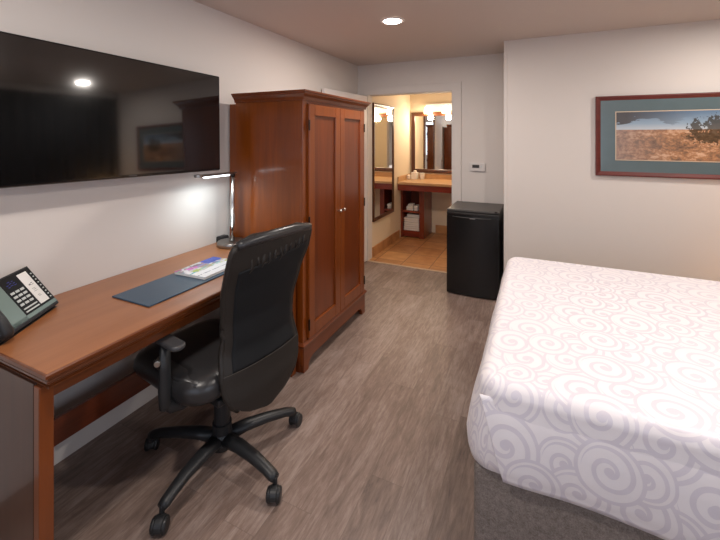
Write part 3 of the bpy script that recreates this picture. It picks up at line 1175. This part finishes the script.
for k, (a_deg, rr) in enumerate(((-87, .334), (-7, .345), (60, .372), (130, .34), (197, .37))):
    a = R(a_deg)-ang
    c, s = math.cos(a), math.sin(a)
    def q(r, z, t=0):
        return (c*r-s*t, s*r+c*t, z)
    bm = bmesh.new()
    tube(bm, [q(.03, .118), q(.12, .124), q(.22, .116), q(rr-.05, .100), q(rr-.015, .088), q(rr+.004, .083)], [.036, .032, .028, .025, .025, .020], n=14, flat=.8)
    leg = obj('leg', bm, M_black, ch, smooth=True)
    # caster: stem, hood and two wheels, trailing at its own angle
    ca = a+R((25, -60, 35, 10, -70)[k])
    cc, cs = math.cos(ca), math.sin(ca)
    C0 = Vector(q(rr, 0))
    def wpt(f, sd, z):
        return (C0.x+cc*f-cs*sd, C0.y+cs*f+cc*sd, z)
    bm = bmesh.new()
    cyl(bm, wpt(0, 0, .045), wpt(0, 0, .088), .010, n=12)
    # rounded hood over the pair of wheels
    hp = [(.018+.033*math.cos(R(t_)), .029+.034*math.sin(R(t_))) for t_ in range(-12, 193, 12)]
    prism(bm, hp, lambda p, q_, t_: wpt(p, t_, q_), -.017, .017)
    ct = obj('caster', bm, M_black, leg, bevel=.006, seg=3)
    for sd in (-1, 1):
        bm = bmesh.new()
        cyl(bm, wpt(.018, sd*.010, .0295), wpt(.018, sd*.030, .0295), .0295, n=26)
        obj('wheel', bm, M_black, leg, bevel=.009, seg=4)

# ------------------------------------------------------------------ mini fridge
fr = thing('mini_fridge', 'black mini fridge on the floor beside the bathroom doorway', 'fridge', (0, 0, 0))
fx0, fx1, fy0, fy1, fz = 1.236, 1.728, 3.772, 4.318, .832
bm = bmesh.new()
box(bm, fx0+.002, fx1-.002, fy0+.06, fy1, .02, fz-.022)
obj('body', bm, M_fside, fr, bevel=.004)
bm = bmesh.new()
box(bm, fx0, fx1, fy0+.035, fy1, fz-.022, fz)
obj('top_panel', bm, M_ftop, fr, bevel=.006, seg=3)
# slightly bowed door with a scooped pull along its top
bm = bmesh.new()
N = 16
pts = [(fx0+.001, fy0+.054)]
for i in range(N+1):
    f = i/N
    pts.append((fx0+.001+(fx1-fx0-.002)*f, fy0+.016-.016*math.sin(PI*f)))
pts.append((fx1-.001, fy0+.054))
prism(bm, pts, lambda a, b, t: (a, b, t), .012, fz-.062)
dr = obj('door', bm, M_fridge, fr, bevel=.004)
bm = bmesh.new()
pts2 = [(a, b+.012 if b < fy0+.05 else b) for a, b in pts]
prism(bm, pts2, lambda a, b, t: (a, b, t), fz-.062, fz-.042)
obj('handle_recess', bm, M_black2, dr)
bm = bmesh.new()
prism(bm, pts, lambda a, b, t: (a, b, t), fz-.042, fz-.024)
obj('door_cap', bm, M_fside, dr, bevel=.004)
bm = bmesh.new()
tube(bm, [(fx0+.06+.36*k/12, fy0+.014-.016*math.sin(PI*(.06+.36*k/12)/.484), fz-.064-.006*math.sin(PI*k/12)) for k in range(13)], .003, n=8)
obj('handle_lip', bm, M_ftop, dr, smooth=True)
obj('badge', BX(1.462, 1.512, fy0-.002, fy0+.003, fz-.078, fz-.068), M_silver, dr)
bm = bmesh.new()
box(bm, fx0+.02, fx1-.02, fy0+.065, fy0+.09, .0, .03)
obj('kick_grille', bm, M_black, fr)
bm = bmesh.new()
cyl(bm, (fx1-.03, fy0+.03, fz-.006), (fx1-.03, fy0+.03, fz+.004), .012, n=12)
obj('top_hinge', bm, M_iron, fr)

# ------------------------------------------------------------------ thermostat
th = thing('thermostat', 'small white wall thermostat with dark display above the mini fridge', 'thermostat', (1.455, DY, 1.212))
bm = bmesh.new()
prism(bm, rrect(-.092, .090, -.050, .050, .010), lambda a, b, t: (a, t, b), -.004, 0)
prism(bm, rrect(-.080, .082, -.040, .044, .012), lambda a, b, t: (a, t, b), -.026, -.004)
obj('housing', bm, M_thermo, th, bevel=.003)
obj('display', BX(-.052, .022, -.028, -.026, -.006, .028), M_lcd, th)
obj('button', BX(.038, .050, -.028, -.026, .0, .020), M_keys, th)

# ------------------------------------------------------------------ framed picture
PX0, PX1, PZ0, PZ1 = 2.500, 3.62, 1.219, 1.884
pc = thing('framed_picture', 'wide mahogany-framed landscape print with grey-green mat above the bed', 'picture', (PX0, EY-.032, PZ0))
w_, h_ = PX1-PX0, PZ1-PZ0
bm = bmesh.new()
fp = [(0, .006), (0, .030), (-.010, .032), (-.022, .026), (-.034, .020), (-.040, .014), (-.040, .006)]
sweep(bm, [(0, 0), (w_, 0), (w_, h_), (0, h_)], [(a, -b+.032) for a, b in fp], closed=True, place=lambda a, b, c: (a, c, b))
obj('frame', bm, M_pframe, pc)
obj('mat', BX(.034, w_-.034, .014, .022, .034, h_-.034), M_mat, pc)
mw = .140
mz = .130
bm = bmesh.new()
box(bm, mw, w_-mw, .0105, .0145, mz, h_-mz)
obj('inner_mat', bm, M_inmat, pc)
im = obj('print', BX(0, w_-2*mw-.014, 0, .001, 0, h_-2*mz-.014), art_mat(), pc)
im.location = (mw+.007, .0095, mz+.007)
bm = bmesh.new()
box(bm, .04, w_-.04, .022, .031, .04, h_-.04)
obj('backing', bm, M_black, pc)

# ------------------------------------------------------------------ ceiling lights
def downlight(x, y, label, group):
    t = thing('recessed_light', label, 'ceiling light', (x, y, H), 0, group)
    bm = bmesh.new()
    n = 40
    prof = [(.068, -.003), (.072, -.008), (.090, -.006), (.096, -.001)]
    rings = [[bm.verts.new((r*math.cos(2*PI*i/n), r*math.sin(2*PI*i/n), z)) for i in range(n)] for r, z in prof]
    for a, b in zip(rings, rings[1:]):
        for i in range(n):
            bm.faces.new((a[i], a[(i+1) % n], b[(i+1) % n], b[i]))
    obj('trim_ring', bm, M_white, t, smooth=True)
    bm = bmesh.new()
    lathe(bm, [(.068, -.003), (.064, -.010), (.03, -.014)], n=40)
    obj('lens', bm, M_lens, t, smooth=True)
    return t
lb = ['round lit recessed light in the ceiling in front of the doorway wall',
      'recessed ceiling light above the far part of the bed, mirrored in the television',
      'added unseen recessed ceiling light above the desk end', 'added unseen recessed ceiling light above the near side of the bed']
for (x, y, e), s in zip(DOWN, lb):
    downlight(x, y, s, 'recessed ceiling lights')

# ------------------------------------------------------------------ vanity
vn = thing('vanity_unit', 'red-brown wooden vanity with a beige counter and open shelves in the bathroom', 'vanity', (0, 0, 0))
VF = 5.55
obj('countertop', BX(VX0+.002, VX1-.002, 5.45, VY-.002, .832, .868), M_counter, vn, bevel=.004)
bm = bmesh.new()
box(bm, VX0+.002, VX1-.002, VY-.016, VY-.002, .868, .945)
box(bm, VX0+.002, VX0+.016, 5.47, VY-.016, .868, .945)
obj('backsplash', bm, M_counter, vn, bevel=.002)
obj('apron', BX(VX0+.002, VX1-.002, 5.475, 5.495, .742, .832), M_vanx, vn, bevel=.002)
obj('side_panel', BX(VX0+.002, VX0+.03, 5.62, VY-.014, .0, .832), M_van, vn, bevel=.002)
obj('side_panel', BX(.425, .50, 5.62, VY-.014, .0, .832), M_van, vn, bevel=.003)
obj('back_panel', BX(VX0+.03, .425, VY-.05, VY-.03, .06, .832), M_van, vn)
obj('shelf', BX(VX0+.03, .425, 5.635, VY-.05, .385, .41), M_vanx, vn, bevel=.002)
obj('bottom_board', BX(VX0+.03, .425, 5.635, VY-.05, .02, .105), M_vanx, vn, bevel=.002)

def folded(name, x0, x1, y0, y1, z0, h, label, group, layers=2):
    t = thing(name, label, 'towel', ((x0+x1)/2, (y0+y1)/2, z0), 0, group)
    a, b = (x1-x0)/2, (y1-y0)/2
    lay = h/layers
    for k in range(layers):
        bm = bmesh.new()
        prism(bm, [(-b, .001), (b, .001), (b, lay-.001), (-b+lay*.2, lay-.001), (-b-lay*.08, lay*.5)], lambda p, q, t_: (t_, p, q), -a+rt.uniform(0, .006), a-rt.uniform(0, .006))
        bmesh.ops.translate(bm, verts=bm.verts, vec=(0, 0, k*lay))
        obj('towel_layer', bm, M_towel, t, bevel=lay*.38, seg=3)
    return t
rt = random.Random(4)
tl = ['bottom folded white bath towel of the stack in the open vanity shelf', 'second folded white towel from the bottom of the vanity stack',
      'third folded white towel from the bottom of the vanity stack', 'topmost folded white towel of the stack under the vanity shelf']
zz = .105
for k in range(4):
    h = .064 if k < 3 else .05
    folded('bath_towel', .166+.008*rt.random()+(.03 if k == 3 else 0), .418-.006*rt.random()-(.005 if k == 3 else 0), 5.645+rt.random()*.01+(.04 if k == 3 else 0), 5.86, zz, h, tl[k], 'bath towels stacked in the vanity')
    zz += h+.001
for k, (x0, x1, h, lbl) in enumerate(((.205, .315, .066, 'wider folded white washcloth lying on the middle vanity shelf'), (.322, .395, .078, 'narrow folded white washcloth at the inner end of the vanity shelf'))):
    folded('washcloth', x0, x1, 5.66, 5.82, .411, h, lbl, 'washcloths on the vanity shelf')
folded('washcloth', .22, .31, 5.68, 5.80, .478, .03, 'small white washcloth lying on top of the wider one on the vanity shelf', 'washcloths on the vanity shelf', 1)

# things on the counter
tb = thing('tissue_box', 'white tissue box standing on the vanity counter', 'tissue box', (.262, 5.95, .869))
obj('carton', BX(-.050, .040, -.055, .055, 0, .108), M_paper, tb, bevel=.004)
bm = bmesh.new()
lathe(bm, [(.018, .107), (.024, .118), (.030, .130), (.012, .140)], n=9)
obj('tissue', bm, M_towel, tb)
fc = thing('face_towel', 'low folded white cloth beside the tissue box on the vanity counter', 'towel', (.140+.030, 5.88, .869))
bm = bmesh.new()
prism(bm, [(-.055, 0), (.055, 0), (.057, .04), (.05, .072), (-.05, .066), (-.058, .03)], lambda p, q, t_: (t_, p, q), -.014, .034)
obj('folded_cloth', bm, M_towel, fc, bevel=.012, seg=3)
cp = bmesh.new()
lathe(cp, [(.030, 0), (.033, .004), (.040, .095), (.041, .100), (.038, .100), (.031, .010)], (.372, 5.97, .869), 28)
tag(obj('cup', cp, M_paper, None, smooth=True), 'white paper-wrapped cup on the vanity counter right below the mirror', 'cup')
sb = bmesh.new()
lathe(sb, [(.018, 0), (.020, .004), (.020, .055), (.012, .066), (.010, .070), (.010, .088), (.004, .092)], (.178, 6.03, .870), 20)
tag(obj('soap_bottle', sb, plain('brown_bottle', (92, 60, 36), .3), None, smooth=True), 'little brown bottle in the corner of the vanity counter', 'bottle')

def mirror(name, label, x0, x1, z0, z1, fw, place, zadd=0.0):
    t = thing(name, label, 'mirror', (0, 0, 0))
    bm = bmesh.new()
    sweep(bm, [(x0, z0), (x1, z0), (x1, z1), (x0, z1)], [(0, 0), (0, .022), (-.012, .026), (-fw+.006, .018), (-fw, .012), (-fw, 0)], closed=True, place=place)
    obj('frame', bm, M_mframe, t)
    bm = bmesh.new()
    prism(bm, [(x0+fw-.004, z0+fw-.004), (x1-fw+.004, z0+fw-.004), (x1-fw+.004, z1-fw+.004), (x0+fw-.004, z1-fw+.004)], place, .004, .010)
    obj('mirror_glass', bm, M_mirror, t)
    return t
mirror('vanity_mirror', 'dark-framed mirror on the wall above the vanity counter', .158, 1.72, .962, 1.95, .062, lambda a, b, c: (a, VY-.001-c, b))
mirror('full_length_mirror', 'tall dark-framed mirror hung on the side wall by the vanity', 4.50, 5.262, .455, 1.985, .045, lambda a, b, c: (VX0+.001+c, a, b))

vl = thing('vanity_light', 'lit bathroom light bar with frosted glass shades above the vanity mirror', 'wall light', (0, VY, 0))
bm = bmesh.new()
box(bm, .40, 1.22, -.03, -.001, 1.975, 2.085)
obj('back_plate', bm, M_white, vl, bevel=.004)
for x in (.46, .75, 1.04):
    bm = bmesh.new()
    tube(bm, [(x, -.03, 2.045), (x, -.075, 2.045), (x, -.09, 2.03)], .008, n=10)
    arm_ = obj('arm', bm, M_chrome, vl, smooth=True)
    bm = bmesh.new()
    lathe(bm, [(.022, 2.045), (.048, 2.03), (.062, 1.98), (.066, 1.925), (.064, 1.922), (.02, 1.95)], (x, -.095, 0), 24)
    obj('lamp_shade', bm, M_shade, vl, smooth=True)
    lamp('vanity_bulb_light', 'POINT', (x, VY-.095, 1.86), 8.5, (1.0, .80, .58), shadow_soft_size=.05)

# ------------------------------------------------------------------ bedside table and lamp, curtains (seen mirrored in the television)
nt = thing('bedside_table', 'cherry wood bedside table between the bed and the picture wall', 'table', (3.78, 3.36, 0))
obj('table_top', BX(-.22, .22, -.22, .22, .56, .585), M_wx, nt, bevel=.003)
obj('cabinet', BX(-.20, .20, -.20, .20, .06, .56), M_wz_plain, nt, bevel=.003)
obj('drawer', BX(-.215, -.20, -.18, .18, .38, .54), M_wy, nt, bevel=.003)
obj('plinth', BX(-.18, .18, -.18, .18, 0, .06), M_wz_plain, nt)
bl = thing('bedside_lamp', 'bedside lamp with a glowing cream drum shade on the bedside table', 'lamp', (3.80, 3.38, .585))
bm = bmesh.new()
lathe(bm, [(.07, 0), (.07, .015), (.015, .03), (.012, .30), (.012, .34)], n=28)
obj('lamp_base', bm, M_chrome, bl, smooth=True)
bm = bmesh.new()
n = 32
ra = [bm.verts.new((.15*math.cos(2*PI*i/n), .15*math.sin(2*PI*i/n), .30)) for i in range(n)]
rb = [bm.verts.new((.12*math.cos(2*PI*i/n), .12*math.sin(2*PI*i/n), .52)) for i in range(n)]
for i in range(n):
    bm.faces.new((ra[i], ra[(i+1) % n], rb[(i+1) % n], rb[i]))
obj('lamp_shade', bm, M_bshade, bl, smooth=True)
lamp('bedside_lamp_light', 'POINT', (3.80, 3.38, 1.0), 4, (1.0, .70, .42), shadow_soft_size=.05)

cu = bmesh.new()
NN = 160
y0, y1 = .7, 3.72
fr_, bk_ = [], []
for i in range(NN+1):
    y = y0+(y1-y0)*i/NN
    off = .03+.018*math.sin(i*.75)
    fr_.append((RX-.02-off, y))
    bk_.append((RX-.016-off, y))
pts = fr_+bk_[::-1]
A = [cu.verts.new((a, b, 1.06)) for a, b in fr_]
B = [cu.verts.new((a, b, 2.33)) for a, b in fr_]
A2 = [cu.verts.new((a, b, 1.06)) for a, b in bk_]
B2 = [cu.verts.new((a, b, 2.33)) for a, b in bk_]
for i in range(NN):
    cu.faces.new((A[i], A[i+1], B[i+1], B[i]))
    cu.faces.new((A2[i], A2[i+1], B2[i+1], B2[i]))
    cu.faces.new((A[i], A[i+1], A2[i+1], A2[i]))
    cu.faces.new((B[i], B[i+1], B2[i+1], B2[i]))
ct = thing('window_curtain', 'dark charcoal curtain hanging on the wall behind the bed head', 'curtain', (0, 0, 0))
obj('cloth', cu, M_curt, ct, smooth=True)
bm = bmesh.new()
cyl(bm, (RX-.045, y0-.05, 2.345), (RX-.045, y1+.03, 2.345), .012)
obj('curtain_rod', bm, M_chrome, ct)
